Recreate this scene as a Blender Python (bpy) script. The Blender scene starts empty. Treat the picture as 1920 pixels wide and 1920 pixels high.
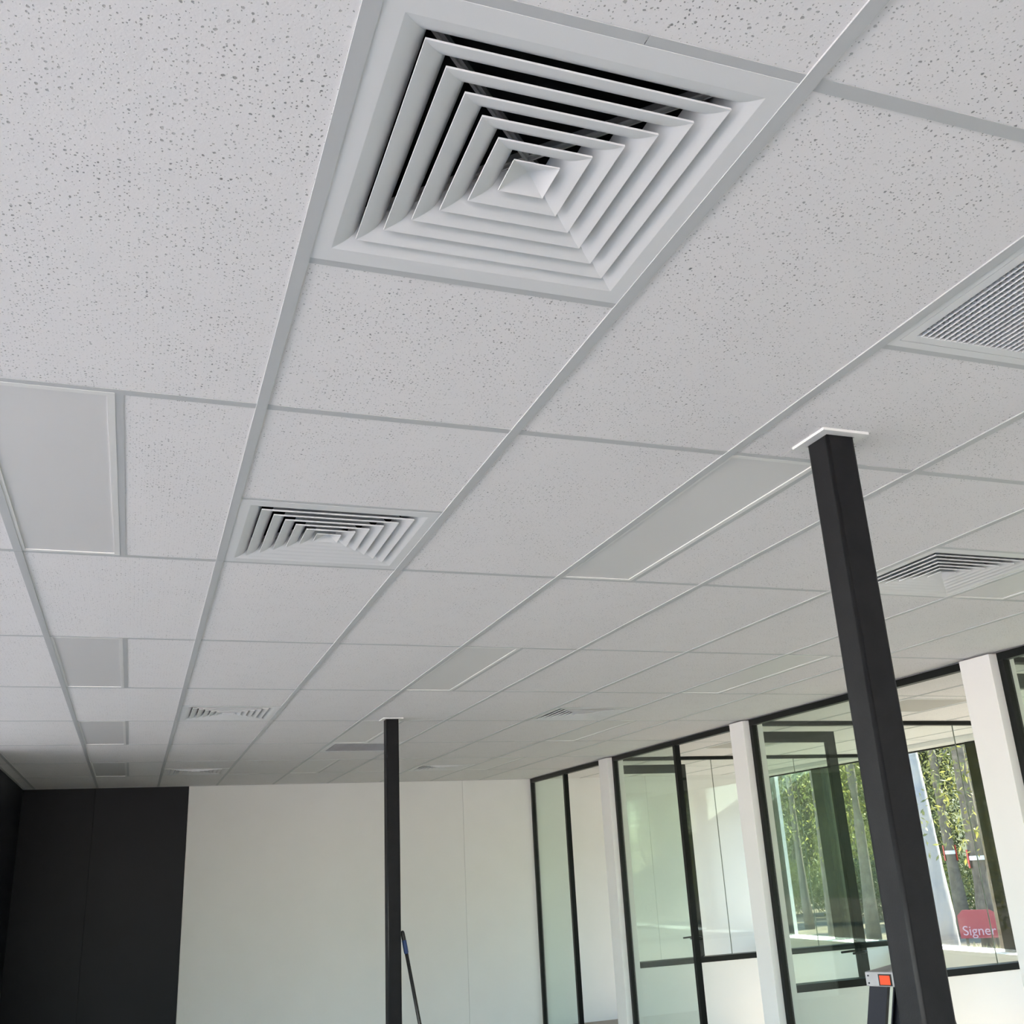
import bpy, bmesh, math, random
from mathutils import Vector, Matrix
random.seed(7)
PI = math.pi
scene = bpy.context.scene
C = scene.collection

# ------------------------------------------------------------------ camera
F_PX = 1883.19
CAM = Vector((-0.2018, -2.0871, 1.7057))
YAW, PITCH, ROLL = -0.35949, 0.33965, -0.05212
cam_rot = Matrix.Rotation(YAW, 3, 'Z') @ Matrix.Rotation(PI/2 + PITCH, 3, 'X') @ Matrix.Rotation(ROLL, 3, 'Z')
cd = bpy.data.cameras.new('camera')
cd.sensor_fit = 'HORIZONTAL'; cd.sensor_width = 36.0; cd.lens = 36.0*F_PX/1920.0
cd.clip_start = 0.02; cd.clip_end = 400
cam = bpy.data.objects.new('camera', cd); C.objects.link(cam)
cam.matrix_world = Matrix.Translation(CAM) @ cam_rot.to_4x4()
scene.camera = cam

# ------------------------------------------------------------------ sky, sun, exposure
world = bpy.data.worlds.new('sky'); scene.world = world
world.use_nodes = True
wn = world.node_tree.nodes; wl = world.node_tree.links
bgn = wn['Background']
sky = wn.new('ShaderNodeTexSky'); sky.sky_type = 'NISHITA'
sky.sun_disc = False
sky.sun_elevation = math.radians(48); sky.sun_rotation = math.radians(85)
sky.air_density = 1.0; sky.dust_density = 0.35; sky.ozone_density = 1.0
wl.new(sky.outputs[0], bgn.inputs[0])
SKY = 0.245
bgn.inputs[1].default_value = SKY
sd = bpy.data.lights.new('sun', 'SUN'); sd.energy = 6.4; sd.color = (1.0, 0.92, 0.82); sd.angle = math.radians(0.55)
sun = bpy.data.objects.new('sun', sd); C.objects.link(sun)
sun_from = Vector((0.66, 0.06, 0.75)).normalized()      # towards the sun
sun.rotation_euler = sun_from.to_track_quat('Z', 'Y').to_euler()
scene.view_settings.view_transform = 'Standard'
scene.view_settings.look = 'None'
scene.view_settings.gamma = 1.0
scene.view_settings.use_curve_mapping = False
scene.view_settings.exposure = 2.97

scene.cycles.transparent_max_bounces = 32      # many panes stand one behind another
ZC = 2.70                     # underside of the ceiling grid

def ray(px, py):
    return cam_rot @ Vector(((px-960)/F_PX, -(py-960)/F_PX, -1.0))
def at_x(px, py, X):
    d = ray(px, py); return CAM + d*((X-CAM.x)/d.x)
def at_y(px, py, Y):
    d = ray(px, py); return CAM + d*((Y-CAM.y)/d.y)

# ------------------------------------------------------------------ helpers
def link(name, me, parent=None, mat=None):
    o = bpy.data.objects.new(name, me); C.objects.link(o)
    if parent is not None: o.parent = parent
    if mat is not None and me is not None and not me.materials: me.materials.append(mat)
    return o
def tag(o, label=None, cat=None, group=None, kind=None):
    if label: o['label'] = label
    if cat: o['category'] = cat
    if group: o['group'] = group
    if kind: o['kind'] = kind
    return o
def empty(name, loc=(0, 0, 0), rz=0.0, parent=None):
    o = bpy.data.objects.new(name, None); C.objects.link(o)
    o.location = loc; o.rotation_euler = (0, 0, rz); o.empty_display_size = 0.1
    if parent is not None: o.parent = parent
    return o
class MB:
    def __init__(s): s.v = []; s.f = []; s.smooth = []
    def face(s, pts, sm=False):
        n = len(s.v); s.v += [tuple(p) for p in pts]; s.f.append(tuple(range(n, n+len(pts)))); s.smooth.append(sm)
    def box(s, x0, x1, y0, y1, z0, z1):
        n = len(s.v)
        s.v += [(x0,y0,z0),(x1,y0,z0),(x1,y1,z0),(x0,y1,z0),(x0,y0,z1),(x1,y0,z1),(x1,y1,z1),(x0,y1,z1)]
        for f in ((0,3,2,1),(4,5,6,7),(0,1,5,4),(1,2,6,5),(2,3,7,6),(3,0,4,7)):
            s.f.append(tuple(n+i for i in f)); s.smooth.append(False)
        return s
    def tube(s, pts, rads, n=10, cap=True):
        rings = []
        for k, p in enumerate(pts):
            p = Vector(p)
            a = Vector(pts[max(k-1, 0)]); b = Vector(pts[min(k+1, len(pts)-1)])
            t = (b-a).normalized()
            u = t.cross(Vector((0, 0, 1)))
            if u.length < 1e-3: u = Vector((1, 0, 0))
            u.normalize(); w = t.cross(u)
            base = len(s.v)
            for i in range(n):
                q = p + (u*math.cos(2*PI*i/n) + w*math.sin(2*PI*i/n))*rads[k]
                s.v.append(tuple(q))
            rings.append(base)
        for a, b in zip(rings, rings[1:]):
            for i in range(n):
                j = (i+1) % n
                s.f.append((a+i, b+i, b+j, a+j)); s.smooth.append(True)
        if cap:
            s.f.append(tuple(rings[0]+i for i in range(n))); s.smooth.append(False)
            s.f.append(tuple(rings[-1]+i for i in reversed(range(n)))); s.smooth.append(False)
        return s
    def mesh(s, name):
        me = bpy.data.meshes.new(name); me.from_pydata(s.v, [], s.f); me.update()
        me.polygons.foreach_set('use_smooth', s.smooth)
        bm = bmesh.new(); bm.from_mesh(me); bmesh.ops.recalc_face_normals(bm, faces=bm.faces); bm.to_mesh(me); bm.free()
        return me
    def build(s, name, mat, parent=None):
        return link(name, s.mesh(name), parent, mat)
def bevel_mesh(me, w, seg=2):
    bm = bmesh.new(); bm.from_mesh(me)
    bmesh.ops.bevel(bm, geom=list(bm.edges), offset=w, segments=seg, affect='EDGES', profile=0.5)
    bm.to_mesh(me); bm.free(); return me
def box(name, x0, x1, y0, y1, z0, z1, mat, parent=None, bev=0.0):
    me = MB().box(x0, x1, y0, y1, z0, z1).mesh(name)
    if bev: bevel_mesh(me, bev)
    return link(name, me, parent, mat)

# ------------------------------------------------------------------ materials
def newmat(name, col, rough=0.6, spec=0.5, metal=0.0):
    m = bpy.data.materials.new(name); m.use_nodes = True
    b = m.node_tree.nodes['Principled BSDF']
    b.inputs['Base Color'].default_value = (*col, 1); b.inputs['Roughness'].default_value = rough
    b.inputs['Specular IOR Level'].default_value = spec; b.inputs['Metallic'].default_value = metal
    return m, m.node_tree.nodes, m.node_tree.links, b
def noisy(name, c1, c2, scale, rough=0.6, bump=0.0, bscale=None, spec=0.5, detail=4):
    m, n, l, b = newmat(name, c1, rough, spec)
    g = n.new('ShaderNodeNewGeometry')
    t = n.new('ShaderNodeTexNoise'); t.inputs['Scale'].default_value = scale; t.inputs['Detail'].default_value = detail
    l.new(g.outputs['Position'], t.inputs['Vector'])
    mx = n.new('ShaderNodeMix'); mx.data_type = 'RGBA'
    mx.inputs[6].default_value = (*c1, 1); mx.inputs[7].default_value = (*c2, 1)
    r = n.new('ShaderNodeMapRange'); r.inputs[1].default_value = 0.3; r.inputs[2].default_value = 0.7
    l.new(t.outputs[0], r.inputs[0]); l.new(r.outputs[0], mx.inputs[0]); l.new(mx.outputs[2], b.inputs['Base Color'])
    if bump:
        t2 = n.new('ShaderNodeTexNoise'); t2.inputs['Scale'].default_value = bscale or scale; t2.inputs['Detail'].default_value = 3
        l.new(g.outputs['Position'], t2.inputs['Vector'])
        bp = n.new('ShaderNodeBump'); bp.inputs['Strength'].default_value = bump; bp.inputs['Distance'].default_value = 0.002
        l.new(t2.outputs[0], bp.inputs['Height']); l.new(bp.outputs[0], b.inputs['Normal'])
    return m
def tile_material():
    m, n, l, b = newmat('mineral fibre tile', (0.80, 0.788, 0.792), 0.9, 0.2)
    g = n.new('ShaderNodeNewGeometry')
    wob = n.new('ShaderNodeTexNoise'); wob.inputs['Scale'].default_value = 130; wob.inputs['Detail'].default_value = 2
    l.new(g.outputs['Position'], wob.inputs['Vector'])
    off = n.new('ShaderNodeVectorMath'); off.operation = 'MULTIPLY_ADD'
    off.inputs[1].default_value = (0.006, 0.006, 0.0)
    l.new(wob.outputs['Color'], off.inputs[0]); l.new(g.outputs['Position'], off.inputs[2])
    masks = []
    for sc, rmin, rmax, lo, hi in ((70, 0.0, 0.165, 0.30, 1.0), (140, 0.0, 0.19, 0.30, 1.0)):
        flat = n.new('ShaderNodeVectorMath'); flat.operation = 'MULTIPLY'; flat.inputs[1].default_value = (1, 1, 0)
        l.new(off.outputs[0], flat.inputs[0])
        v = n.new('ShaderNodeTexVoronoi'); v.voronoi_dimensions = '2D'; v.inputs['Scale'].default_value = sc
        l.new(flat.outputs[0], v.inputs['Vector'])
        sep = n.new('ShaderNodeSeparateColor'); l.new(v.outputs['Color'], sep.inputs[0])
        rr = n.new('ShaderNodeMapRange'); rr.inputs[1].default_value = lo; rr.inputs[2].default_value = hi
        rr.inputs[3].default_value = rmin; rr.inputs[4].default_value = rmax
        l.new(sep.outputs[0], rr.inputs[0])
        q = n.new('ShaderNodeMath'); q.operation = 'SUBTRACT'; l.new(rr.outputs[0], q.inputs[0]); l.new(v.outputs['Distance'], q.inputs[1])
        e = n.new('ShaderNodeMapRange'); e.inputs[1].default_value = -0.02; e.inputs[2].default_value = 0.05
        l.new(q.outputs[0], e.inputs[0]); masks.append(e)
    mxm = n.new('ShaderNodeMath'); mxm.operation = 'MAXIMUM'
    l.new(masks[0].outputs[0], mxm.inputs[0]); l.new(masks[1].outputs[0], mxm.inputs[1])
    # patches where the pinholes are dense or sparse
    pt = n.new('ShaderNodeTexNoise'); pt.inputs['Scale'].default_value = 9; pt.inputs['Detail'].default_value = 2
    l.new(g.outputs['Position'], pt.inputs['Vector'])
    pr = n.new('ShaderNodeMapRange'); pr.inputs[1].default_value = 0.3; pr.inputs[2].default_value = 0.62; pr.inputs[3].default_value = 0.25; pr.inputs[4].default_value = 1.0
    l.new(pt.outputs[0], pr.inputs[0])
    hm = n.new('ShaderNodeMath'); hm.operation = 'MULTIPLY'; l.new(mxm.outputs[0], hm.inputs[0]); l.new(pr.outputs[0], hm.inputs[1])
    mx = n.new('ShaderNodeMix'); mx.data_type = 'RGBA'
    mx.inputs[6].default_value = (0.80, 0.788, 0.792, 1); mx.inputs[7].default_value = (0.28, 0.28, 0.28, 1)  # second colour paints in the shade inside the pinholes
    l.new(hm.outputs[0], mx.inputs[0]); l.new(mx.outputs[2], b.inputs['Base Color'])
    fine = n.new('ShaderNodeTexNoise'); fine.inputs['Scale'].default_value = 260; fine.inputs['Detail'].default_value = 3
    l.new(g.outputs['Position'], fine.inputs['Vector'])
    hh = n.new('ShaderNodeMath'); hh.operation = 'MULTIPLY_ADD'; hh.inputs[1].default_value = 0.25
    inv = n.new('ShaderNodeMath'); inv.operation = 'MULTIPLY'; inv.inputs[1].default_value = -1.0
    l.new(mxm.outputs[0], inv.inputs[0]); l.new(fine.outputs[0], hh.inputs[0]); l.new(inv.outputs[0], hh.inputs[2])
    bp = n.new('ShaderNodeBump'); bp.inputs['Strength'].default_value = 0.5; bp.inputs['Distance'].default_value = 0.002
    l.new(hh.outputs[0], bp.inputs['Height']); l.new(bp.outputs[0], b.inputs['Normal'])
    return m
def glass_material(name, tint, ior=1.5):
    m = bpy.data.materials.new(name); m.use_nodes = True
    n = m.node_tree.nodes; l = m.node_tree.links; n.clear()
    out = n.new('ShaderNodeOutputMaterial'); mix = n.new('ShaderNodeMixShader')
    tr = n.new('ShaderNodeBsdfTransparent'); tr.inputs[0].default_value = (*tint, 1)
    gl = n.new('ShaderNodeBsdfGlossy'); gl.inputs['Roughness'].default_value = 0.0; gl.inputs[0].default_value = (0.9, 0.95, 0.92, 1)
    fr = n.new('ShaderNodeFresnel')      # same reflectance on entering and leaving the thin pane
    gm = n.new('ShaderNodeNewGeometry'); io = n.new('ShaderNodeMapRange')
    io.inputs[3].default_value = ior; io.inputs[4].default_value = 1.0/ior
    l.new(gm.outputs['Backfacing'], io.inputs[0]); l.new(io.outputs[0], fr.inputs[0])
    l.new(fr.outputs[0], mix.inputs[0]); l.new(tr.outputs[0], mix.inputs[1]); l.new(gl.outputs[0], mix.inputs[2]); l.new(mix.outputs[0], out.inputs[0])
    return m
def leaf_material(name, c1, c2):
    m, n, l, b = newmat(name, c1, 0.55, 0.3)
    oi = n.new('ShaderNodeNewGeometry')
    mx = n.new('ShaderNodeMix'); mx.data_type = 'RGBA'
    mx.inputs[6].default_value = (*c1, 1); mx.inputs[7].default_value = (*c2, 1)
    l.new(oi.outputs['Random Per Island'], mx.inputs[0]); l.new(mx.outputs[2], b.inputs['Base Color'])
    tl = n.new('ShaderNodeBsdfTranslucent'); l.new(mx.outputs[2], tl.inputs[0])
    ms = n.new('ShaderNodeMixShader'); ms.inputs[0].default_value = 0.30
    o = n['Material Output']; l.new(b.outputs[0], ms.inputs[1]); l.new(tl.outputs[0], ms.inputs[2]); l.new(ms.outputs[0], o.inputs[0])
    return m
M = {}
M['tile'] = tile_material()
M['tee'] = newmat('white enamelled grid', (0.52, 0.535, 0.545), 0.45, 0.4)[0]
M['vent'] = newmat('white powder coat', (0.74, 0.75, 0.76), 0.35, 0.5)[0]
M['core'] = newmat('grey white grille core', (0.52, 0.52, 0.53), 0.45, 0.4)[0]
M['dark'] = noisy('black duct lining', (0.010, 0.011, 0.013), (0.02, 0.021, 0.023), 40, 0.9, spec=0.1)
M['alu'] = newmat('dull aluminium', (0.55, 0.55, 0.54), 0.4, 0.5, 0.6)[0]
M['opal'] = newmat('opal light cover', (0.70, 0.695, 0.695), 0.42, 0.5)[0]
M['lightframe'] = newmat('light frame white', (0.78, 0.78, 0.77), 0.35, 0.5)[0]
M['white'] = noisy('white wall paint', (0.79, 0.79, 0.785), (0.77, 0.772, 0.765), 3, 0.55, 0.08, 350, 0.3)
M['black'] = noisy('charcoal wall paint', (0.0060, 0.0078, 0.0120), (0.0072, 0.0090, 0.0135), 4, 0.5, 0.05, 300, 0.25)
M['steel'] = noisy('black satin steel', (0.009, 0.0095, 0.011), (0.013, 0.0135, 0.015), 20, 0.38, 0.12, 260, 0.19)
M['frame'] = newmat('black powder coated aluminium', (0.007, 0.0085, 0.0085), 0.4, 0.2)[0]
M['joint'] = newmat('glass joint', (0.20, 0.23, 0.20), 0.5, 0.3)[0]
M['green'] = glass_material('green tinted glass', (0.915, 0.957, 0.925), 1.45)
M['glass'] = glass_material('clear glass', (0.962, 0.985, 0.968), 1.35)
M['winglass'] = glass_material('window glass', (0.74, 0.755, 0.74), 1.35)
M['floor'] = noisy('grey beige concrete', (0.60, 0.54, 0.47), (0.52, 0.47, 0.41), 5, 0.6, 0.1, 80, 0.3)
M['ground'] = noisy('sunlit paving', (0.72, 0.62, 0.54), (0.64, 0.55, 0.48), 0.8, 0.9)
M['mulch'] = noisy('leaf litter', (0.085, 0.065, 0.042), (0.15, 0.115, 0.075), 2.5, 0.95, 0.5, 12)
M['carpet'] = noisy('brown grey carpet', (0.30, 0.26, 0.215), (0.38, 0.33, 0.275), 60, 0.95, 0.4, 300, 0.1)
M['hill'] = noisy('scrubby hillside', (0.05, 0.06, 0.025), (0.16, 0.16, 0.07), 1.6, 0.95, 0.5, 6)
M['chrome'] = newmat('brushed chrome', (0.7, 0.7, 0.7), 0.25, 0.5, 1.0)[0]
M['capgrey'] = noisy('light grey plastic', (0.36, 0.36, 0.38), (0.32, 0.32, 0.34), 30, 0.5)
M['orange'] = newmat('orange plastic', (0.72, 0.065, 0.01), 0.5, 0.3)[0]
M['navy'] = newmat('dark navy fibreglass', (0.007, 0.009, 0.018), 0.45, 0.2)[0]
M['poleblk'] = noisy('black paint-speckled tube', (0.012, 0.012, 0.012), (0.03, 0.03, 0.03), 60, 0.45)
M['blue'] = newmat('blue plastic band', (0.02, 0.05, 0.16), 0.5)[0]
M['bark'] = noisy('grey brown bark', (0.10, 0.08, 0.06), (0.20, 0.16, 0.12), 9, 0.9, 0.6, 25)
M['barkpale'] = noisy('pale smooth bark', (0.28, 0.28, 0.30), (0.42, 0.38, 0.34), 3, 0.8, 0.4, 20)
M['leafa'] = leaf_material('olive leaves', (0.08, 0.095, 0.035), (0.25, 0.25, 0.085))
M['leafb'] = leaf_material('yellow green leaves', (0.17, 0.18, 0.04), (0.46, 0.42, 0.11))
M['leafc'] = leaf_material('dark green leaves', (0.03, 0.042, 0.018), (0.08, 0.10, 0.035))
M['leafg'] = leaf_material('dry grass', (0.30, 0.27, 0.12), (0.50, 0.44, 0.22))
M['red'] = newmat('red sign paint', (0.36, 0.07, 0.08), 0.5)[0]
M['letter'] = newmat('faded pinkish white lettering', (0.56, 0.40, 0.46), 0.6)[0]
M['tape'] = newmat('white tape', (0.85, 0.84, 0.82), 0.5)[0]
M['redtape'] = newmat('red tape', (0.55, 0.03, 0.02), 0.5)[0]
M['roof'] = newmat('roof sheet', (0.35, 0.35, 0.35), 0.7)[0]

# ------------------------------------------------------------------ setting
XL, XE = -6.2, 7.66
YB, YE = -9.0, 9.62
tag(box('ground', -90, 110, -90, 110, -0.30, -0.06, M['ground']), kind='structure')
tag(box('ground_garden', 7.9, 60, -40, 70, -0.10, -0.05, M['mulch']), kind='structure')
mbh = MB(); mbh.face([(26, -40, -0.06), (55, -40, 16), (55, 80, 16), (26, 80, -0.06)]); mbh.face([(26, -40, -0.06), (26, 80, -0.06), (26, 80, -0.3), (26, -40, -0.3)]); mbh.face([(55, -40, 16), (55, -40, -0.3), (55, 80, -0.3), (55, 80, 16)]); mbh.face([(26, -40, -0.06), (26, -40, -0.3), (55, -40, -0.3), (55, -40, 16)]); mbh.face([(26, 80, -0.06), (55, 80, 16), (55, 80, -0.3), (26, 80, -0.3)])
tag(mbh.build('hillside', M['hill'], None), kind='structure')
tag(box('floor_office', 4.30, 7.32, -0.25, YE-0.002, -0.01, 0.004, M['carpet']), kind='structure')
tag(box('floor', XL-0.1, XE+0.1, YB-0.1, YE+0.1, -0.06, 0.0, M['floor']), kind='structure')
ceiling = tag(box('ceiling', XL-0.1, XE+0.1, YB-0.1, YE+0.1, 2.86, 3.0, M['white']), kind='structure')
tag(box('roof', XL-0.3, XE+0.15, YB-0.3, YE+0.3, 3.0, 3.15, M['roof']), kind='structure')
# end wall: boards with a fine joint between them
wall_end = tag(box('wall_end', -1.45, XE+0.1, YE+0.014, YE+0.13, 0, 2.86, M['white']), kind='structure')
def board(x0, x1, mat):
    g = 0.0012
    o = box('wall_board', x0+g, x1-g, YE, YE+0.015, 0.0, 2.80, mat, wall_end, 0.0012)
    return o
box('joint_backing', -0.63, -0.606, YE+0.008, YE+0.0145, 0.0, 2.80, M['black'], wall_end); board(-1.45, -0.618, M['black']); board(-0.618, 0.318, M['black'])
board(0.318, 3.395, M['white']); board(3.395, 5.8, M['white']); board(5.8, 7.66, M['white'])
wall_left = tag(box('wall_left', -1.45, -1.310, 6.2, YE+0.1, 0, 2.86, M['black']), kind='structure')
tag(box('wall_left_return', -6.3, -1.45, 6.2, 6.32, 0, 2.86, M['white']), kind='structure')
tag(box('wall_right_solid', 4.25, 4.37, YB, -0.25, 0, 2.86, M['white']), kind='structure')
tag(box('wall_office_end', 4.37, XE, -0.35, -0.25, 0, 2.86, M['white']), kind='structure')
# shopfronts out of view on the left and behind the camera: the room's daylight
def shopfront(name, n, horizontal, a0, a1, fixed):
    root = tag(empty(name), kind='structure')
    for k in range(n+1):
        a = a0 + (a1-a0)*k/n
        if horizontal: box('mullion', a-0.03, a+0.03, fixed-0.05, fixed+0.05, 0, 2.70, M['frame'], root)
        else: box('mullion', fixed-0.05, fixed+0.05, a-0.03, a+0.03, 0, 2.70, M['frame'], root)
    if horizontal: box('head', a0, a1, fixed-0.06, fixed+0.06, 2.70, 2.86, M['frame'], root)
    else: box('head', fixed-0.06, fixed+0.06, a0, a1, 2.70, 2.86, M['frame'], root)
    return root
shopfront('window_1', 7, False, YB, 6.2, XL)
shopfront('window_2', 4, True, XL, -0.2, YB)
tag(box('wall_back', -0.17, 4.25, YB-0.06, YB+0.06, 0, 2.86, M['black']), kind='structure')

# ------------------------------------------------------------------ ceiling grid
TW = 0.012
TILE_Z0, TILE_Z1 = ZC+0.0023, ZC+0.018
tile_cache = {}
def tile(x0, x1, y0, y1, parent=ceiling):
    w, h = round(x1-x0, 4), round(y1-y0, 4)
    if (w, h) not in tile_cache:
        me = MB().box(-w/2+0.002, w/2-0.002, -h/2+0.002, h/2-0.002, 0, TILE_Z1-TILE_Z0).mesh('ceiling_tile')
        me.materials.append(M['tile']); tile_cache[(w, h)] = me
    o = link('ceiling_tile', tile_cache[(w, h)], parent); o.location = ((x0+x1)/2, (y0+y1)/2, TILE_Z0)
    return o
tee_cache = {}
def tee(name, x0, x1, y0, y1, parent=ceiling):
    w, h = round(x1-x0, 4), round(y1-y0, 4)
    dz = -0.0009 if h > 1.25 else 0.0011           # the cross tees sit a hair higher than the main runners
    if (w, h) not in tee_cache:
        mb = MB().box(-w/2, w/2, -h/2, h/2, 0, 0.0022-dz)
        if w < h: mb.box(-0.003, 0.003, -h/2, h/2, 0.0022-dz, 0.035)
        else: mb.box(-w/2, w/2, -0.003, 0.003, 0.0022-dz, 0.035)
        me = mb.mesh(name); me.materials.append(M['tee']); tee_cache[(w, h)] = me
    o = link(name, tee_cache[(w, h)], parent); o.location = ((x0+x1)/2, (y0+y1)/2, ZC+dz)
    return o
ROWS = range(-2, 8)          # y = 1.2*j
COLS = range(-2, 7)          # x = 0.6*i
XR = 4.245
for i in range(-2, 7):
    x = 0.6*i
    y = -2.4
    for y1 in (-2.4+3.6, -2.4+7.2, -2.4+10.8, YE-0.002):
        tee('main_tee', x-TW, x+TW, y+0.0008, y1-0.0008); y = y1
xs = [-1.305] + [0.6*i for i in range(-2, 7)] + [XR]
for j in range(-2, 8):
    y = 1.2*j
    for a, b in zip(xs, xs[1:]):
        if b-a < 0.2:
            tee('cross_tee', a, b-TW, y-TW, y+TW)
        else:
            if j == -1 and abs(a) < 0.01:
                tee('cross_tee', a+TW, 0.349, y-TW, y+TW); tee('cross_tee', 0.3505, b-TW, y-TW, y+TW)
            else: tee('cross_tee', a+TW, b-TW if b != XR else b, y-TW, y+TW)
LIGHTS = [(i, j) for i in (-1, 2, 5) for j in (0, 2, 4, 6)]
DIFFS = [(0, -1, 0), (0, 0, 1), (0, 3, 1), (0, 6, 1), (4, 0, 1), (4, 3, 1), (4, 6, 1)]     # half 0 = near, 1 = far
GRILLES = [(2, -1, 0), (2, 5, 0)]
halves = {(i, j): h for i, j, h in DIFFS + GRILLES}
for j in ROWS:
    y0, y1 = 1.2*j, min(1.2*j+1.2, YE)
    tile(-1.307, -1.2, y0, y1)
    for i in COLS:
        x0, x1 = 0.6*i, 0.6*i+0.6
        if i == 6: x1 = XR
        if (i, j) in LIGHTS:
            tee('cross_tee', x0+0.3-TW, x0+0.3+TW, y0+TW, y1-TW)
            tile(x0+0.3, x1, y0, y1)
        elif (i, j) in halves:
            h = halves[(i, j)]
            ym = y0+0.6
            tee('cross_tee', x0+TW, x1-TW, ym-TW, ym+TW)
            if h == 0:
                if (i, j) == (2, -1):     # tile cut round the steel column
                    xc, yc = 1.349, -0.078
                    mb = MB(); z0, z1 = TILE_Z0, TILE_Z1
                    P = [(x0+.002, ym+.002), (x1-.002, ym+.002), (x1-.002, yc), (xc-.0015, yc), (xc-.0015, y1-.002), (x0+.002, y1-.002)]
                    mb.face([(a, b, z0) for a, b in reversed(P)]); mb.face([(a, b, z1) for a, b in P])
                    for a, b in zip(P, P[1:]+P[:1]): mb.face([(*a, z0), (*b, z0), (*b, z1), (*a, z1)])
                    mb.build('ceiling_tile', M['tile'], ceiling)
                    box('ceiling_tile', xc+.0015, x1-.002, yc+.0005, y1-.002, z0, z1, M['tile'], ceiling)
                else: tile(x0, x1, ym, y1)
            else: tile(x0, x1, y0, ym)
        else:
            tile(x0, x1, y0, y1)
# perimeter angle
box('wall_angle', -1.309, -1.285, -2.4, YE, ZC, ZC+0.003, M['tee'], ceiling)
box('wall_angle', -1.309, 4.25, YE-0.02, YE-0.0005, ZC-0.0005, ZC+0.003, M['tee'], ceiling)

# ------------------------------------------------------------------ air diffusers
PROF = [(0.0, 0.0), (0.0090, 0.0017), (0.0175, 0.0042), (0.0250, 0.0078), (0.0312, 0.0128), (0.0360, 0.0195), (0.0392, 0.0275), (0.0410, 0.0365)]
def ring_profile(h, thick=0.0013, lip=0.0022):
    low = [(h-a, z) for a, z in PROF]
    up = [(h-a-0.0002*k, z+thick+lip*(k == 0)) for k, (a, z) in enumerate(PROF)]
    return low, up
def sweep(mb, prof, smooth=True, closed=True):
    n = len(prof)
    for s in range(4):
        base = len(mb.v)
        c, sn = math.cos(s*PI/2), math.sin(s*PI/2)
        for r, z in prof:
            for t in (-1, 1):
                x, y = r, t*r
                mb.v.append((c*x-sn*y, sn*x+c*y, z))
        for k in range(n if closed else n-1):
            a = base+2*k; b = base+2*((k+1) % n)
            mb.f.append((a, a+1, b+1, b)); mb.smooth.append(smooth)
def ring_mesh(name, h):
    mb = MB(); low, up = ring_profile(h)
    sweep(mb, low, True, False); sweep(mb, list(reversed(up)), True, False)
    sweep(mb, [up[0], low[0]], False, False); sweep(mb, [low[-1], up[-1]], False, False)
    me = bpy.data.meshes.new(name); me.from_pydata(mb.v, [], mb.f); me.update(); me.polygons.foreach_set('use_smooth', mb.smooth)
    me.materials.append(M['vent']); return me
RINGS = [0.2235, 0.1850, 0.1475, 0.1110, 0.0745]
ring_me = [ring_mesh('louver', h) for h in RINGS]
# flange and throat of the frame
mb = MB(); H0 = 0.258
low = [(0.2945, 0.0)] + [(H0-a, z) for a, z in PROF] + [(H0-0.0415, 0.060)]
up = [(0.2945, 0.004), (H0+0.004, 0.004)] + [(H0-a+0.0045, z+0.003) for a, z in PROF] + [(H0-0.0390, 0.060)]
sweep(mb, low[:2], False, False); sweep(mb, low[1:], True, False); sweep(mb, list(reversed(up)), False, False)
sweep(mb, [up[0], low[0]], False, False)
frame_me = bpy.data.meshes.new('frame'); frame_me.from_pydata(mb.v, [], mb.f); frame_me.update(); frame_me.polygons.foreach_set('use_smooth', mb.smooth); frame_me.materials.append(M['vent'])
# centre: a shallow upside-down pyramid cup
mb = MB(); h = 0.0370
apex = (0, 0, 0.016)
cs = [(-h, -h), (h, -h), (h, h), (-h, h)]
for a, b in zip(cs, cs[1:]+cs[:1]):
    mb.face([(*a, 0), (*b, 0), apex]); mb.face([(*b, 0.0025), (*a, 0.0025), (0, 0, 0.0175)]); mb.face([(*a, 0), (*a, 0.0025), (*b, 0.0025), (*b, 0)])
cone_me = mb.mesh('centre_cone'); cone_me.materials.append(M['vent'])
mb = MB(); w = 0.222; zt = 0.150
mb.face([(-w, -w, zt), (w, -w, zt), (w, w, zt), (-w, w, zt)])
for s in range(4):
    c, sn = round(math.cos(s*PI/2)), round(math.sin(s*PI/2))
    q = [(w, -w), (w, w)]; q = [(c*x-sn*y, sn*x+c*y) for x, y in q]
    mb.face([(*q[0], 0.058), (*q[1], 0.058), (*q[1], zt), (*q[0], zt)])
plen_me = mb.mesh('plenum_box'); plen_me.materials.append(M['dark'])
def brace_mesh(sgn):
    mb = MB(); L = 0.300
    for off in (0,):
        mb.box(-L, L, -0.006, 0.006, 0.040, 0.052); mb.box(-L, L, -0.0015, 0.0015, 0.034, 0.040)
    me = mb.mesh('brace'); me.transform(Matrix.Rotation(sgn*PI/4, 4, 'Z')); me.materials.append(M['alu']); return me
brace_me = [brace_mesh(1), brace_mesh(-1)]
clip_me = MB().box(-0.012, 0.012, -0.004, 0.004, 0.004, 0.024).mesh('corner_clip'); clip_me.materials.append(M['dark'])
ORD = ['first', 'second', 'third', 'fourth']
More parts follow.
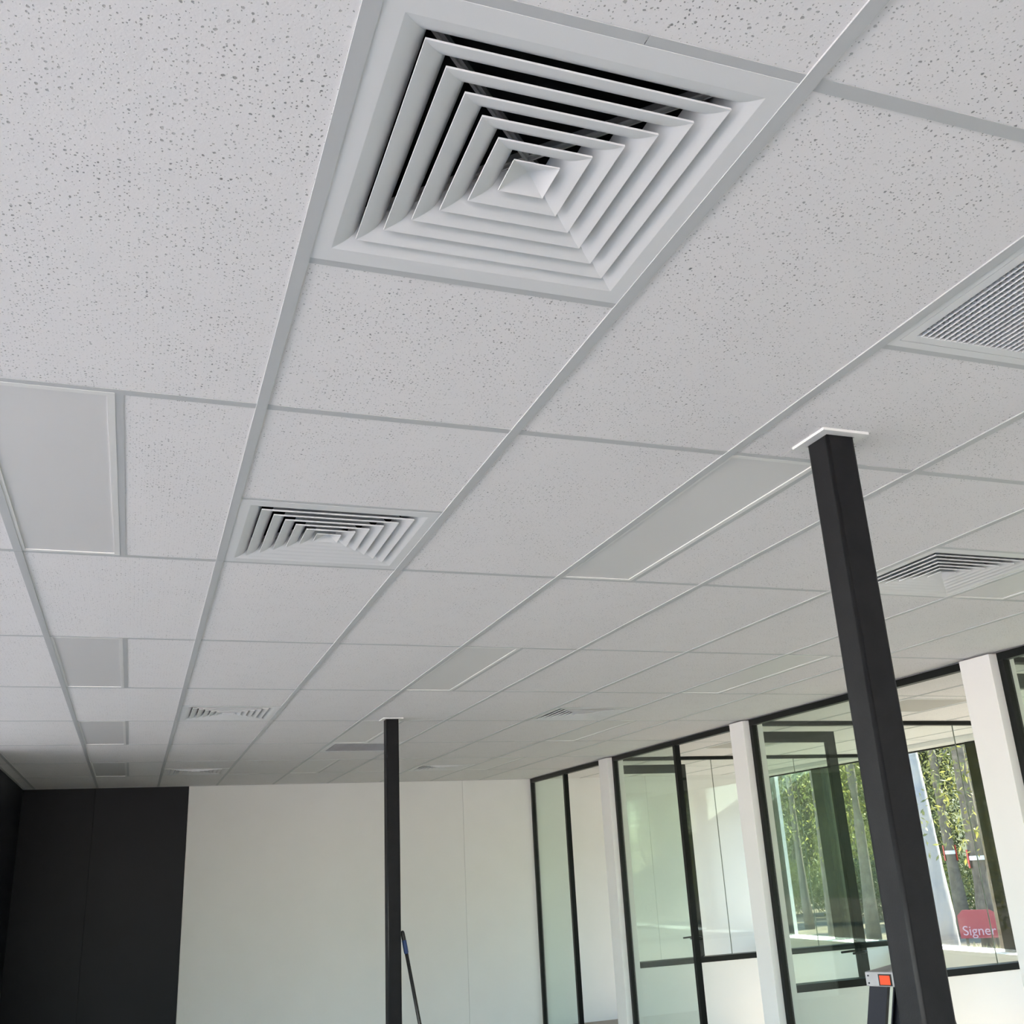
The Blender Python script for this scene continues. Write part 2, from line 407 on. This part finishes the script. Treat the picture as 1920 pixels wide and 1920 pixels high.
for n, (i, j, hf) in enumerate(DIFFS):
    cx, cy = 0.6*i+0.3, 1.2*j+0.3+0.6*hf
    d = empty('air_diffuser', (cx, cy, ZC+0.0005))
    row = 'row towards the black wall' if i == 0 else 'row beside the glass offices'
    k = {6: 0, 3: 1, 0: 2, -1: 3}[j]
    tag(d, 'white louvred diffuser, %s from the end wall in the %s' % (ORD[k], row), 'air diffuser', 'square ceiling air diffusers')
    link('frame', frame_me, d)
    for me in ring_me: link('louver', me, d)
    link('centre_cone', cone_me, d)
    tag(link('plenum_box', plen_me, d), 'black lined box above the louvres')
    for me in brace_me: tag(link('brace', me, d), 'dull metal diagonal brace')

# ------------------------------------------------------------------ return air grilles (egg crate)
PITCH_G = 0.0150
def grille(x0, y0, label, individual):
    cx, cy = x0+0.3, y0+0.3
    g = tag(empty('return_air_grille', (cx, cy, ZC+0.0005)), label, 'air grille', 'egg crate return air grilles')
    mb = MB(); sweep(mb, [(0.2945, 0.0), (0.272, 0.0), (0.272, 0.003), (0.2945, 0.003)], False)
    mb.build('outer_frame', M['vent'], g)
    mb = MB(); sweep(mb, [(0.2705, 0.0), (0.248, 0.0), (0.248, 0.016), (0.2705, 0.016)], False)
    mb.build('hinged_frame', M['vent'], g)
    w = 0.249; n = int(2*w/PITCH_G)
    if individual:
        bm_ = MB().box(-0.0007, 0.0007, -w, w, 0.0005, 0.0085).mesh('grid_bar'); bm_.materials.append(M['vent'])
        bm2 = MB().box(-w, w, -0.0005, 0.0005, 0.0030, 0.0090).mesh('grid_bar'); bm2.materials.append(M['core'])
        for k in range(1, n+1):
            o = link('grid_bar', bm_, g); o.location = (-w+PITCH_G*k, 0, 0)
            o = link('grid_bar', bm2, g); o.location = (0, -w+PITCH_G*k, 0)
    else:
        mb = MB()
        for k in range(1, n+1):
            t = -w+PITCH_G*k
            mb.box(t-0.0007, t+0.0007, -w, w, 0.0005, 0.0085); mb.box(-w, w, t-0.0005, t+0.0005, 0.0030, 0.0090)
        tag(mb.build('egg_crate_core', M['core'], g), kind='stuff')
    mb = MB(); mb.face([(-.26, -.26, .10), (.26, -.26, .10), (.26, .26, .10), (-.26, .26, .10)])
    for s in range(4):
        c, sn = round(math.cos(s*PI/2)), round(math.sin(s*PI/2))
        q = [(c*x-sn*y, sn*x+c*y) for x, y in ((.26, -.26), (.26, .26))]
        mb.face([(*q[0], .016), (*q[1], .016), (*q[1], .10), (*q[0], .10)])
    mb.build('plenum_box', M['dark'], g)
grille(1.2, -1.2, 'white egg crate grille next to the column in front of the ladder', True)
grille(1.2, 6.0, 'small grey looking egg crate return grille behind the column with the leaning pole', False)

# ------------------------------------------------------------------ unlit light panels
W, Hh = 0.300, 1.200
mb = MB()
def rect_ring(mb, o, i_, z0, z1):
    (ox, oy), (ix, iy) = o, i_
    O = [(-ox, -oy), (ox, -oy), (ox, oy), (-ox, oy)]; I = [(-ix, -iy), (ix, -iy), (ix, iy), (-ix, iy)]
    for k in range(4):
        l_ = (k+1) % 4
        mb.face([(*O[k], z0), (*O[l_], z0), (*I[l_], z0), (*I[k], z0)])
        mb.face([(*I[k], z0), (*I[l_], z0), (*I[l_], z1), (*I[k], z1)])
        mb.face([(*O[l_], z0), (*O[k], z0), (*O[k], z1), (*O[l_], z1)])
        mb.face([(*I[k], z1), (*I[l_], z1), (*O[l_], z1), (*O[k], z1)])
rect_ring(mb, (W/2-0.006, Hh/2-0.006), (W/2-0.022, Hh/2-0.022), 0.0, 0.010)
lf_me = mb.mesh('frame'); lf_me.materials.append(M['lightframe'])
lp_me = MB().box(-W/2+0.0215, W/2-0.0215, -Hh/2+0.0215, Hh/2-0.0215, 0.0028, 0.010).mesh('opal_cover'); lp_me.materials.append(M['opal'])
for i, j in LIGHTS:
    row = {-1: 'row towards the black wall', 2: 'row past both black columns', 5: 'row beside the glass offices'}[i]
    k = {6: 0, 4: 1, 2: 2, 0: 3}[j]
    L = tag(empty('ceiling_light', (0.6*i+W/2, 1.2*j+0.6, ZC+0.0005)), 'unlit light panel, %s from the end wall in the %s' % (ORD[k], row), 'ceiling light', 'unlit ceiling light panels')
    link('frame', lf_me, L); tag(link('opal_cover', lp_me, L), 'grey looking opal cover, unlit')

# ------------------------------------------------------------------ steel columns
def steel_column(x0, x1, y0, y1, label):
    cx, cy = (x0+x1)/2, (y0+y1)/2
    r = tag(empty('steel_column', (cx, cy, 0)), label, 'column')
    me = MB().box(x0-cx, x1-cx, y0-cy, y1-cy, 0.0, ZC+0.004).mesh('shaft')
    bm = bmesh.new(); bm.from_mesh(me)
    ed = [e for e in bm.edges if abs(e.verts[0].co.z-e.verts[1].co.z) > 1]
    bmesh.ops.bevel(bm, geom=ed, offset=0.009, segments=6, affect='EDGES', profile=0.5)
    for f in bm.faces: f.smooth = abs(f.normal.z) < 0.5 and f.calc_area() < 0.02*2.7
    bm.to_mesh(me); bm.free()
    link('shaft', me, r, M['steel'])
    mb = MB(); a = (x1-x0)/2
    rect_ring(mb, (a+0.026, a+0.024), (a+0.0005, a+0.0005), ZC-0.0045, ZC+0.003)
    tag(mb.build('ceiling_collar', M['lightframe'], r), 'white square collar at the ceiling')
    return r
steel_column(1.372, 1.457, -0.180, -0.097, 'black square steel column in front of the step ladder, with a white collar at the ceiling')
steel_column(1.353, 1.440, 4.680, 4.768, 'black square steel column with a thin pole leaning on it')

# ------------------------------------------------------------------ glazed office partition
wall_right = tag(empty('wall_right', (4.25, 4.7, 0)), kind='structure')
wall_right.matrix_world  # stays at identity rotation
def wr(name, x0, x1, y0, y1, z0, z1, mat, bev=0.0):
    ox, oy = 4.25, 4.7
    return box(name, x0-ox, x1-ox, y0-oy, y1-oy, z0, z1, mat, wall_right, bev)
PILL = [(7.285, 7.492), (4.758, 4.955), (2.215, 2.440), (-0.33, -0.12)]
for a, b in PILL: wr('pillar', 4.195, 4.372, a, b, 0, 2.693, M['white'], 0.002)
BAYS = [(YE-0.001, 7.492, 8.548), (7.285, 4.955, 5.972), (4.758, 2.440, 3.455), (2.215, -0.12, 0.93)]   # far end, near end, mullion
ZT = 2.655
for far, near, mu in BAYS:
    wr('top_rail', 4.25, 4.298, near+0.0005, far-0.0005, ZT, 2.6985, M['frame'], 0.0015)
    wr('jamb', 4.25, 4.298, far-0.040, far-0.0005, 0, ZT, M['frame'], 0.0015)
    wr('mullion', 4.248, 4.298, mu, mu+0.042, 0, ZT, M['frame'], 0.0015)
    wr('glass_pane', 4.268, 4.278, mu+0.040, far-0.038, 0.03, ZT+0.004, M['green'])
    wr('bottom_rail', 4.252, 4.294, mu+0.042, far-0.040, 0, 0.032, M['frame'])
# dwarf walls with glass above, between the offices
def cross_wall(name, yc, joints, x1=7.32):
    r = tag(empty(name, (4.372, yc, 0)), kind='structure')
    ox = 4.372
    box('dwarf_wall', 0.0, x1-ox, -0.045, 0.045, 0, 0.745, M['white'], r)
    box('sill_rail', 0.0, x1-ox, -0.050, 0.050, 0.745, 0.795, M['frame'], r, 0.0015)
    box('top_rail', 0.0, x1-ox, -0.030, 0.030, 2.668, 2.699, M['frame'], r, 0.0015)
    e = [0.0] + [j-ox for j in joints] + [x1-ox]
    for a, b in zip(e, e[1:]):
        box('glass_pane', a+0.0015, b-0.0015, -0.005, 0.005, 0.79, 2.672, M['glass'], r)
    for j in joints:
        box('glass_joint', j-ox-0.0025, j-ox+0.0025, -0.004, 0.004, 0.795, 2.668, M['joint'], r)
cross_wall('wall_office_1', 7.372, [5.43, 6.45])
cross_wall('wall_office_2', 4.855, [5.38, 6.33])
cross_wall('wall_office_3', 2.33, [5.40, 6.40])
# office doors standing open at right angles beside those walls
def door(name, yc, label):
    x0 = 4.305
    r = tag(empty(name, (x0, yc, 0)), label, kind='structure')
    Wd, T = 0.905, 0.020
    zt = 2.640
    mb = MB()
    box('stile', 0.0, 0.085, -T, T, 0.012, zt, M['frame'], r, 0.002)
    box('stile', Wd-0.085, Wd, -T, T, 0.012, zt, M['frame'], r, 0.002)
    box('rail', 0.085, Wd-0.085, -T, T, zt-0.086, zt, M['frame'], r, 0.001)
    box('rail', 0.085, Wd-0.085, -T, T, 0.012, 0.13, M['frame'], r, 0.001)
    box('glass_pane', 0.083, Wd-0.083, -0.005, 0.005, 0.128, zt-0.084, M['glass'], r)
    for s in (-1, 1):
        h = empty('lever_handle', (Wd-0.043, s*T, 0.96), 0, r)
        y0, y1 = (-0.008, 0.001) if s < 0 else (-0.001, 0.008)
        box('rose_plate', -0.016, 0.016, y0, y1, -0.05, 0.05, M['frame'], h, 0.001)
        mb = MB().tube([(0, 0, 0), (0, s*0.045, 0), (-0.025, s*0.052, 0), (-0.13, s*0.052, -0.004)], [0.009, 0.009, 0.009, 0.008], 8)
        mb.build('lever', M['frame'], h)
    lk = box('lock_plate', Wd-0.0005, Wd+0.0015, -0.011, 0.011, 0.94, 1.12, M['frame'], r)
    for z in (1.085, 1.02):
        tag(box('latch_bolt', Wd+0.001, Wd+0.006, -0.006, 0.006, z-0.013, z+0.013, M['chrome'], r), 'chrome latch bolt')
    return r
door('door_1', 7.545, 'black framed glass door standing open in the office by the end wall')
door('door_2', 5.010, 'black framed glass door with lever handle standing open in the middle office')
door('door_3', 2.495, 'black framed glass door standing open beside the white pillar by the ladder')
# office ceilings
GX = [4.30, 4.915, 5.575, 6.24, 6.90, 7.32]
def office_ceiling(name, y0, y1, panel=None):
    r = tag(empty(name, (4.3, y0, ZC)), kind='structure')
    def loc(o): o.location = Vector(o.location) - Vector((4.3, y0, ZC)); return o
    rows = []
    y = y1
    while y > y0+0.05:
        rows.append((max(y-1.2, y0), y)); y -= 1.2
    for a, b in zip(GX, GX[1:]):
        for c, d in rows:
            segs = [(c, d)]
            if panel and abs(a-panel[0]) < 0.01 and c < panel[1]+0.3 < d:
                p0, p1 = panel[1], panel[1]+0.64
                segs = [s for s in ((c, p0), (p1, d)) if s[1]-s[0] > 0.03]
            for s in segs: loc(tile(a, b, s[0], s[1], r))
            loc(tee('cross_tee', a+TW, b-TW, c-TW, c+TW, r))
    for x in GX[1:-1]: loc(tee('main_tee', x-TW, x+TW, y0, y1, r))
    loc(tee('wall_angle', 7.30, 7.32, y0, y1, r))
    return r
PANELS = [(4.915, 8.4), (4.915, 6.05), (4.915, 3.73)]
office_ceiling('ceiling_office_1', 7.40, YE-0.002, PANELS[0])
office_ceiling('ceiling_office_2', 4.885, 7.342, PANELS[1])
office_ceiling('ceiling_office_3', 2.36, 4.825, PANELS[2])
office_ceiling('ceiling_office_4', -0.25, 2.30)
M['panelgrey'] = newmat('grey perforated panel', (0.45, 0.44, 0.42), 0.6)[0]
for k, (x, y) in enumerate(PANELS):
    p = tag(empty('ceiling_panel', (x+0.33, y+0.32, ZC+0.0006)), 'grey square return air panel in the %s office ceiling' % ['far', 'middle', 'ladder side'][k], 'air grille', 'grey office ceiling panels')
    mb = MB(); rect_ring(mb, (0.322, 0.312), (0.295, 0.285), 0.0, 0.01); mb.build('frame', M['vent'], p)
    box('perforated_face', -0.296, 0.296, -0.286, 0.286, 0.002, 0.009, M['panelgrey'], p)

# ------------------------------------------------------------------ outside wall of the offices, with windows
XG = 7.56
wall_ext = tag(box('wall_exterior', 7.33, 7.66, -0.25, YE-0.002, 0, 0.708, M['white']), kind='structure')
box('sill_ledge', 7.32, 7.68, -0.25, YE-0.002, 0.708, 0.742, M['white'], wall_ext, 0.002)
box('window_head', 7.32, 7.66, -0.25, YE-0.002, 2.660, 2.86, M['white'], wall_ext)
MUL = [8.467, 5.905, 3.343, 0.78]
edges = [YE-0.002] + MUL + [-0.25]
for k, (hi, lo) in enumerate(zip(edges, edges[1:])):
    w_ = tag(empty('window_%d' % (k+3), (XG, (hi+lo)/2, 0.742)), kind='structure')
    a, b = lo-(hi+lo)/2, hi-(hi+lo)/2
    t_ = b if k == 0 else b-0.085
    box('glass_pane', -0.004, 0.004, a+0.085, t_, 0.0, 1.918, M['winglass'], w_)
    box('frame_bar', -0.02, 0.02, a+0.085, t_, 1.905, 1.918, M['frame'], w_)
    if k == 0: box('mullion', -0.045, 0.07, b-0.10, b, 0.0, 1.918, M['frame'], w_, 0.003)
    if k < 4: box('mullion', -0.045, 0.07, a-0.092, a+0.092, 0.0, 1.918, M['frame'], w_, 0.003)

# ------------------------------------------------------------------ step ladder (seen from its side)
lad = tag(empty('step_ladder', (2.839, 1.820, 0), math.radians(-60)), 'dark step ladder with a grey top cap and orange square, behind the black column', 'ladder')
# local x: along the opening of the A-frame, local y: width
zt = 1.225; HW = 0.16
me = MB().box(-0.006, 0.200, -HW, HW, zt-0.056, zt).mesh('top_cap'); bevel_mesh(me, 0.005)
cap = link('top_cap', me, lad, M['capgrey'])
for s in (-1, 1):
    y = s*HW
    yo = y + s*0.002
    me = MB().box(0.050, 0.105, min(y, yo), max(y, yo), zt-0.052, zt-0.008).mesh('slot'); tag(link('slot', me, cap, M['steel']), 'black slot in the cap side')
    yo2 = yo + s*0.003
    me = MB().box(0.056, 0.099, min(yo, yo2), max(yo, yo2), zt-0.048, zt-0.013).mesh('insert'); tag(link('insert', me, cap, M['orange']), 'orange square insert')
    for hx, hz in ((0.008, -0.015), (0.008, -0.043)):
        me = MB().tube([(hx, y, zt+hz), (hx, y+s*0.003, zt+hz)], [0.0035, 0.0035], 8).mesh('rivet'); link('rivet', me, cap, M['steel'])
def rail(x_top, x_bot, ys, w, name):
    mb = MB()
    def quad_bar(xa0, xa1, ya, yb):
        dx = x_bot-x_top
        t0 = [(xa0+x_top, ya, zt-0.05), (xa1+x_top, ya, zt-0.05), (xa1+x_top, yb, zt-0.05), (xa0+x_top, yb, zt-0.05)]
        b0 = [(x+dx, y, 0.0) for x, y, z in t0]
        mb.face(t0); mb.face(list(reversed(b0)))
        for k in range(4):
            l_ = (k+1) % 4; mb.face([t0[k], b0[k], b0[l_], t0[l_]])
    t = 0.004
    quad_bar(0, w, ys-t/2, ys+t/2)
    inner = -1 if ys > 0 else 1
    quad_bar(0, 0.006, min(ys, ys+inner*0.028), max(ys, ys+inner*0.028))
    quad_bar(w-0.006, w, min(ys, ys+inner*0.028), max(ys, ys+inner*0.028))
    return mb.build(name, M['navy'], lad)
for s in (-1, 1):
    rail(0.004, -0.280, s*(HW-0.012), 0.076, 'front_stile')
    rail(0.150, 0.325, s*(HW-0.020), 0.055, 'rear_stile')
for k in range(4):
    z = 0.25 + 0.245*k
    xf = 0.004 - 0.284*(1-z/(zt-0.05))
    box('step', xf+0.002, xf+0.080, -HW+0.014, HW-0.014, z-0.03, z, M['alu'], lad, 0.003)
for z in (0.3, 0.75):
    xr = 0.150 + 0.175*(1-z/(zt-0.05))
    box('rear_brace', xr+0.01, xr+0.03, -HW+0.022, HW-0.022, z-0.02, z, M['navy'], lad)

# ------------------------------------------------------------------ pole leaning on the far column
p_top = Vector((1.4565, 4.724, 1.358)); p_bot = Vector((1.718, 4.724, 0.004))
pole = tag(empty('extension_pole', tuple(p_bot)), 'thin black extension pole with a blue band leaning against the black column', 'pole')
def pp(t): return (p_bot + (p_top-p_bot)*t) - p_bot
MB().tube([pp(0.0), pp(0.5), pp(0.905)], [0.0115, 0.0115, 0.0112], 14).build('shaft', M['poleblk'], pole)
tag(MB().tube([pp(0.898), pp(0.905), pp(0.957), pp(0.958)], [0.012, 0.0145, 0.0145, 0.013], 14).build('blue_band', M['blue'], pole), 'dark blue plastic band')
MB().tube([pp(0.956), pp(0.962), pp(0.988), pp(0.997), pp(1.0)], [0.013, 0.0135, 0.0132, 0.010, 0.004], 14).build('end_grip', M['poleblk'], pole)

# ------------------------------------------------------------------ trees and other things beyond the windows
def leaves(mb, centre, rad, n, size, rnd):
    for _ in range(n):
        while True:
            q = Vector((rnd.uniform(-1, 1), rnd.uniform(-1, 1), rnd.uniform(-1, 1)))
            if q.length < 1: break
        q = Vector(centre) + Vector((q.x*rad[0], q.y*rad[1], q.z*rad[2]))
        a = Vector((rnd.gauss(0, 1), rnd.gauss(0, 1), rnd.gauss(0, 1)-0.8)).normalized()
        b = a.cross(Vector((rnd.gauss(0, 1), rnd.gauss(0, 1), rnd.gauss(0, 1)))).normalized()
        s = size*rnd.uniform(0.6, 1.4)
        v = len(mb.v)
        mb.v += [tuple(q), tuple(q+a*s*0.5+b*s*0.16), tuple(q+a*s), tuple(q+a*s*0.5-b*s*0.16)]
        mb.f.append((v, v+1, v+2, v+3)); mb.smooth.append(False)
def quick(mb, name, mat, parent):
    me = bpy.data.meshes.new(name); me.from_pydata(mb.v, [], mb.f); me.update(); me.materials.append(mat)
    return link(name, me, parent)
def trunk_at(h, r, lean, seed, f):       # centre line and radius of a trunk at the fraction f of its height
    c = Vector((lean[0]*f*h + 0.12*f*math.sin(f*5+seed), lean[1]*f*h + 0.12*f*math.cos(f*4+seed*2), f*h))
    return c, r*(1.25-0.3*min(1, f*5))*(1-0.75*f)
def tree(x, y, h, r, lean, bark, leaf, seed, label, nleaf=4500, low=0.9, forks=5, size=0.16, R=1.0):
    # R is the reach of the crown from the trunk: every branch and leaf cluster stays inside it
    rnd = random.Random(seed)
    t = tag(empty('tree', (x, y, -0.06)), label, 'tree', 'trees outside the office windows')
    st = [trunk_at(h, r, lean, seed, k/12) for k in range(13)]
    MB().tube([c for c, q in st], [q for c, q in st], 12).build('trunk', bark, t)
    fol = MB(); ra = R*0.40; Rm = R-ra-size*0.9
    for k in range(forks):
        f = 0.30+0.55*(k+0.5)/forks
        base, rb = trunk_at(h, r, lean, seed, f)
        ang = 2.4*k + rnd.uniform(-0.4, 0.4); L = Rm*rnd.uniform(0.75, 1.0)
        e = Vector((math.cos(ang)*L, math.sin(ang)*L, base.z + L*rnd.uniform(1.0, 1.7)))
        m1 = base.lerp(e, 0.5) + Vector((0, 0, 0.1))
        MB().tube([base, m1, e], [rb*0.5, rb*0.32, rb*0.08], 7).build('branch', bark, t)
        leaves(fol, e, (ra, ra, ra*1.4), nleaf//(3*forks), size, rnd)
    n = 22
    for k in range(n):
        z = low + (h-low)*(k+0.5)/n
        ang = rnd.uniform(0, 2*PI); q = Rm*math.sqrt(rnd.random())
        leaves(fol, (math.cos(ang)*q, math.sin(ang)*q, z), (ra, ra, ra*1.5), (2*nleaf)//(3*n), size, rnd)
    o = quick(fol, 'foliage', leaf, t); tag(o, 'loose hanging leaves', kind='stuff')
    return t
def on_ray(px, X):
    q = at_x(px, 1640, X); return q.x, q.y
TR = [ # pixel column, distance x, height, trunk radius, lean, bark, leaf (no two crowns share a place)
 (1462, 13.05, 8.0, 0.09, (0.0, 0.01), 'bark', 'leafa', 'slim grey tree with sparse olive leaves outside the far windows'),
 (1505, 15.30, 8.5, 0.10, (0.0, 0.02), 'bark', 'leafa', 'slim forked tree leaning beside the dark window mullion'),
 (1548, 10.83, 8.0, 0.085, (0.0, 0.01), 'bark', 'leafb', 'thin tree with yellow green leaves behind the dark window mullion'),
 (1620, 13.09, 9.0, 0.12, (0.01, -0.01), 'bark', 'leafb', 'bushy yellow green tree between the open door and the column'),
 (1750, 11.01, 9.5, 0.19, (0.0, 0.0), 'barkpale', 'leafa', 'thick pale trunked tree close outside the window'),
 (1792, 15.72, 9.0, 0.13, (0.0, 0.01), 'bark', 'leafb', 'dark straight trunk with red and white tape outside the window'),
 (1838, 13.59, 9.5, 0.16, (0.01, 0.01), 'bark', 'leafa', 'brown trunk with red and white tape beside the red sign'),
 (1868, 9.36, 8.5, 0.10, (0.0, 0.0), 'bark', 'leafb', 'slim brown tree beside the window mullion'),
]
tree_at = {}
for k, (px, X, h, r, ln, bk, lf, lab) in enumerate(TR):
    x, y = on_ray(px, X)
    tree(x, y, h, r, ln, M[bk], M[lf], 11+k, lab, nleaf=2600, size=0.08, low=1.9, R=0.98)
    tree_at[px] = (x, y, h, r, ln, 11+k)
# a belt of slender trees in two staggered rows behind, crowns side by side
rnd = random.Random(5)
belt = []
for k in range(16):
    row = k % 2
    x = 20.7 + 3.2*row; y = 9.0 + 3.2*(k//2) + 1.6*row + 2.0*row
    belt.append(tree(x, y, rnd.uniform(7, 10), 0.14, (0, 0), M['bark'], M[['leafa', 'leafb', 'leafc'][k % 3]], 60+k, ['olive', 'yellow green', 'dark green'][k % 3] + ' bushy tree in the dense belt behind the nearer trunks', nleaf=20000, low=0.5, size=0.13, R=1.5))
for k in range(12):          # undergrowth in a line of its own in front of the belt
    x, y = 18.1 + 0.15*(k % 2), 9.5 + 1.95*k
    s = tag(empty('shrub', (x, y, -0.06)), ['dark green', 'olive', 'yellow green'][k % 3] + ' low leafy shrub in the undergrowth below the tree belt', 'shrub', 'undergrowth shrubs beyond the windows')
    fol = MB(); leaves(fol, (0, 0, 0.85), (0.80, 0.80, 0.80), 4200, 0.10, rnd)
    tag(quick(fol, 'foliage', M[['leafc', 'leafa', 'leafb'][k % 3]], s), kind='stuff')
    MB().tube([(0, 0, 0), (0.05, 0.05, 0.5), (0.1, -0.1, 1.1)], [0.05, 0.04, 0.015], 7).build('stem', M['bark'], s)
for k in range(12):          # street trees on the other side, mirrored in the office glass
    src = belt[k]; c = src.copy(); C.objects.link(c)
    c.location = (-19.0 - 3.4*(k % 2), -20.0 + 4.6*k, -0.06); c.rotation_euler = (0, 0, 0.7*k)
    c['label'] = 'leafy street tree across the paving on the shopfront side'; c['group'] = 'street trees on the shopfront side'
    for ch in src.children:
        d = ch.copy(); C.objects.link(d); d.parent = c
for k in range(9):           # more of the belt, outside the offices nearer the camera
    src = belt[k+4]; c = src.copy(); C.objects.link(c)
    c.location = (16.5 + 3.4*(k % 2), -33.0 + 4.5*k, -0.06); c.rotation_euler = (0, 0, 1.1*k+0.4)
    c['label'] = 'bushy tree outside the office nearest the solid wall'; c['group'] = 'trees along the side of the building'
    for ch in src.children:
        d = ch.copy(); C.objects.link(d); d.parent = c
# grass growing up in front of the sign
def grass(px, X, n, seed):
    r2 = random.Random(seed); x, y = on_ray(px, X)
    g = tag(empty('grass_clump', (x, y, -0.05)), 'pale grass clump growing in front of the red sign', 'grass', 'grass by the red sign')
    mb = MB()
    for _ in range(n):
        a = r2.uniform(0, 2*PI); q = Vector((r2.gauss(0, 0.10), r2.gauss(0, 0.10), 0)); h_ = r2.uniform(0.16, 0.34); b_ = Vector((math.cos(a), math.sin(a), 0))
        tip = q + b_*h_*0.28 + Vector((0, 0, h_)); w2 = Vector((-b_.y, b_.x, 0))*0.009
        mid = q + b_*h_*0.08 + Vector((0, 0, h_*0.55))
        v = len(mb.v); mb.v += [tuple(q-w2), tuple(q+w2), tuple(mid+w2*0.8), tuple(mid-w2*0.8), tuple(tip)]
        mb.f += [(v, v+1, v+2, v+3), (v+3, v+2, v+4)]; mb.smooth += [False, False]
    tag(quick(mb, 'blades', M['leafg'], g), kind='stuff')
for k, px in enumerate((1806, 1856)): grass(px, 12.25, 90, 30+k)
# red sign with white lettering
sx, sy = on_ray(1832, 12.6)
sc_ = at_x(1832, 1722, 12.6)
facing = math.atan2(CAM.x-sx, -(CAM.y-sy))      # local -y towards the room
sg = tag(empty('sign', (sc_.x, sc_.y, -0.06), math.atan2(CAM.y-sc_.y, CAM.x-sc_.x)+PI/2), 'red board sign with white lettering on a post outside the window', 'sign')
zc = sc_.z + 0.06
mb = MB(); wS, hS = 0.29, 0.13
P = [(-wS, zc-hS-0.16), (wS, zc-hS-0.16), (wS, zc+hS*0.55), (wS-0.09, zc+hS), (-wS+0.09, zc+hS), (-wS, zc+hS*0.35)]
mb.face([(a, -0.012, b) for a, b in P]); mb.face([(a, 0.012, b) for a, b in reversed(P)])
for a, b in zip(P, P[1:]+P[:1]): mb.face([(a[0], -0.012, a[1]), (a[0], 0.012, a[1]), (b[0], 0.012, b[1]), (b[0], -0.012, b[1])])
mb.build('board', M['red'], sg)
for s in (-0.2, 0.2): box('post', s-0.02, s+0.02, 0.012, 0.05, 0, zc+0.02, M['bark'], sg)
cu = bpy.data.curves.new('lettering', 'FONT'); cu.body = 'Signer'; cu.size = 0.20; cu.align_x = 'CENTER'; cu.align_y = 'CENTER'; cu.extrude = 0.002
to = bpy.data.objects.new('lettering_source', cu); C.objects.link(to)
dg = bpy.context.evaluated_depsgraph_get(); me = bpy.data.meshes.new_from_object(to.evaluated_get(dg))
bpy.data.objects.remove(to)
me.transform(Matrix.Translation((0, -0.0145, zc-hS-0.055)) @ Matrix.Rotation(PI/2, 4, 'X'))
me.materials.clear(); me.materials.append(M['letter'])
tag(link('lettering', me, sg), 'white lettering')
# red and white tape round two trunks
def tape(px, py, key, label):
    x, y, h, r, ln, seed = tree_at[key]
    d = CAM - Vector((x, y, 0)); d.z = 0
    zt_ = at_x(px, py, x).z
    c_, rl = trunk_at(h, r, ln, seed, (zt_+0.06)/h)        # wrapped snugly on the trunk where it hangs
    t = tag(empty('marker_tape', (x+c_.x, y+c_.y, zt_)), label, 'tape', 'tapes round tree trunks')
    n = 20; R = rl + 0.009
    def loop(z0, z1, R, mat, name, a0=0, a1=2*PI):
        mb = MB()
        for k in range(n):
            a = a0+(a1-a0)*k/n; b = a0+(a1-a0)*(k+1)/n
            for rr_, fl in ((R, 1), (R-0.01, -1)):
                q4 = [(rr_*math.cos(a), rr_*math.sin(a), z0), (rr_*math.cos(b), rr_*math.sin(b), z0), (rr_*math.cos(b), rr_*math.sin(b), z1), (rr_*math.cos(a), rr_*math.sin(a), z1)]
                mb.face(q4 if fl > 0 else list(reversed(q4)))
            mb.face([(R*math.cos(a), R*math.sin(a), z1), (R*math.cos(b), R*math.sin(b), z1), ((R-.01)*math.cos(b), (R-.01)*math.sin(b), z1), ((R-.01)*math.cos(a), (R-.01)*math.sin(a), z1)])
        return mb.build(name, mat, t)
    loop(-0.035, 0.035, R, M['tape'], 'white_band')
    base = math.atan2(d.y, d.x)
    for s in (-1, 1):
        loop(-0.16, 0.14, R+0.012, M['redtape'], 'red_strap', base+s*1.25-0.25, base+s*1.25+0.25)
tape(1782, 1598, 1792, 'red and white tape round the darker straight trunk')
tape(1840, 1608, 1838, 'red and white tape round the brown trunk above the red sign')
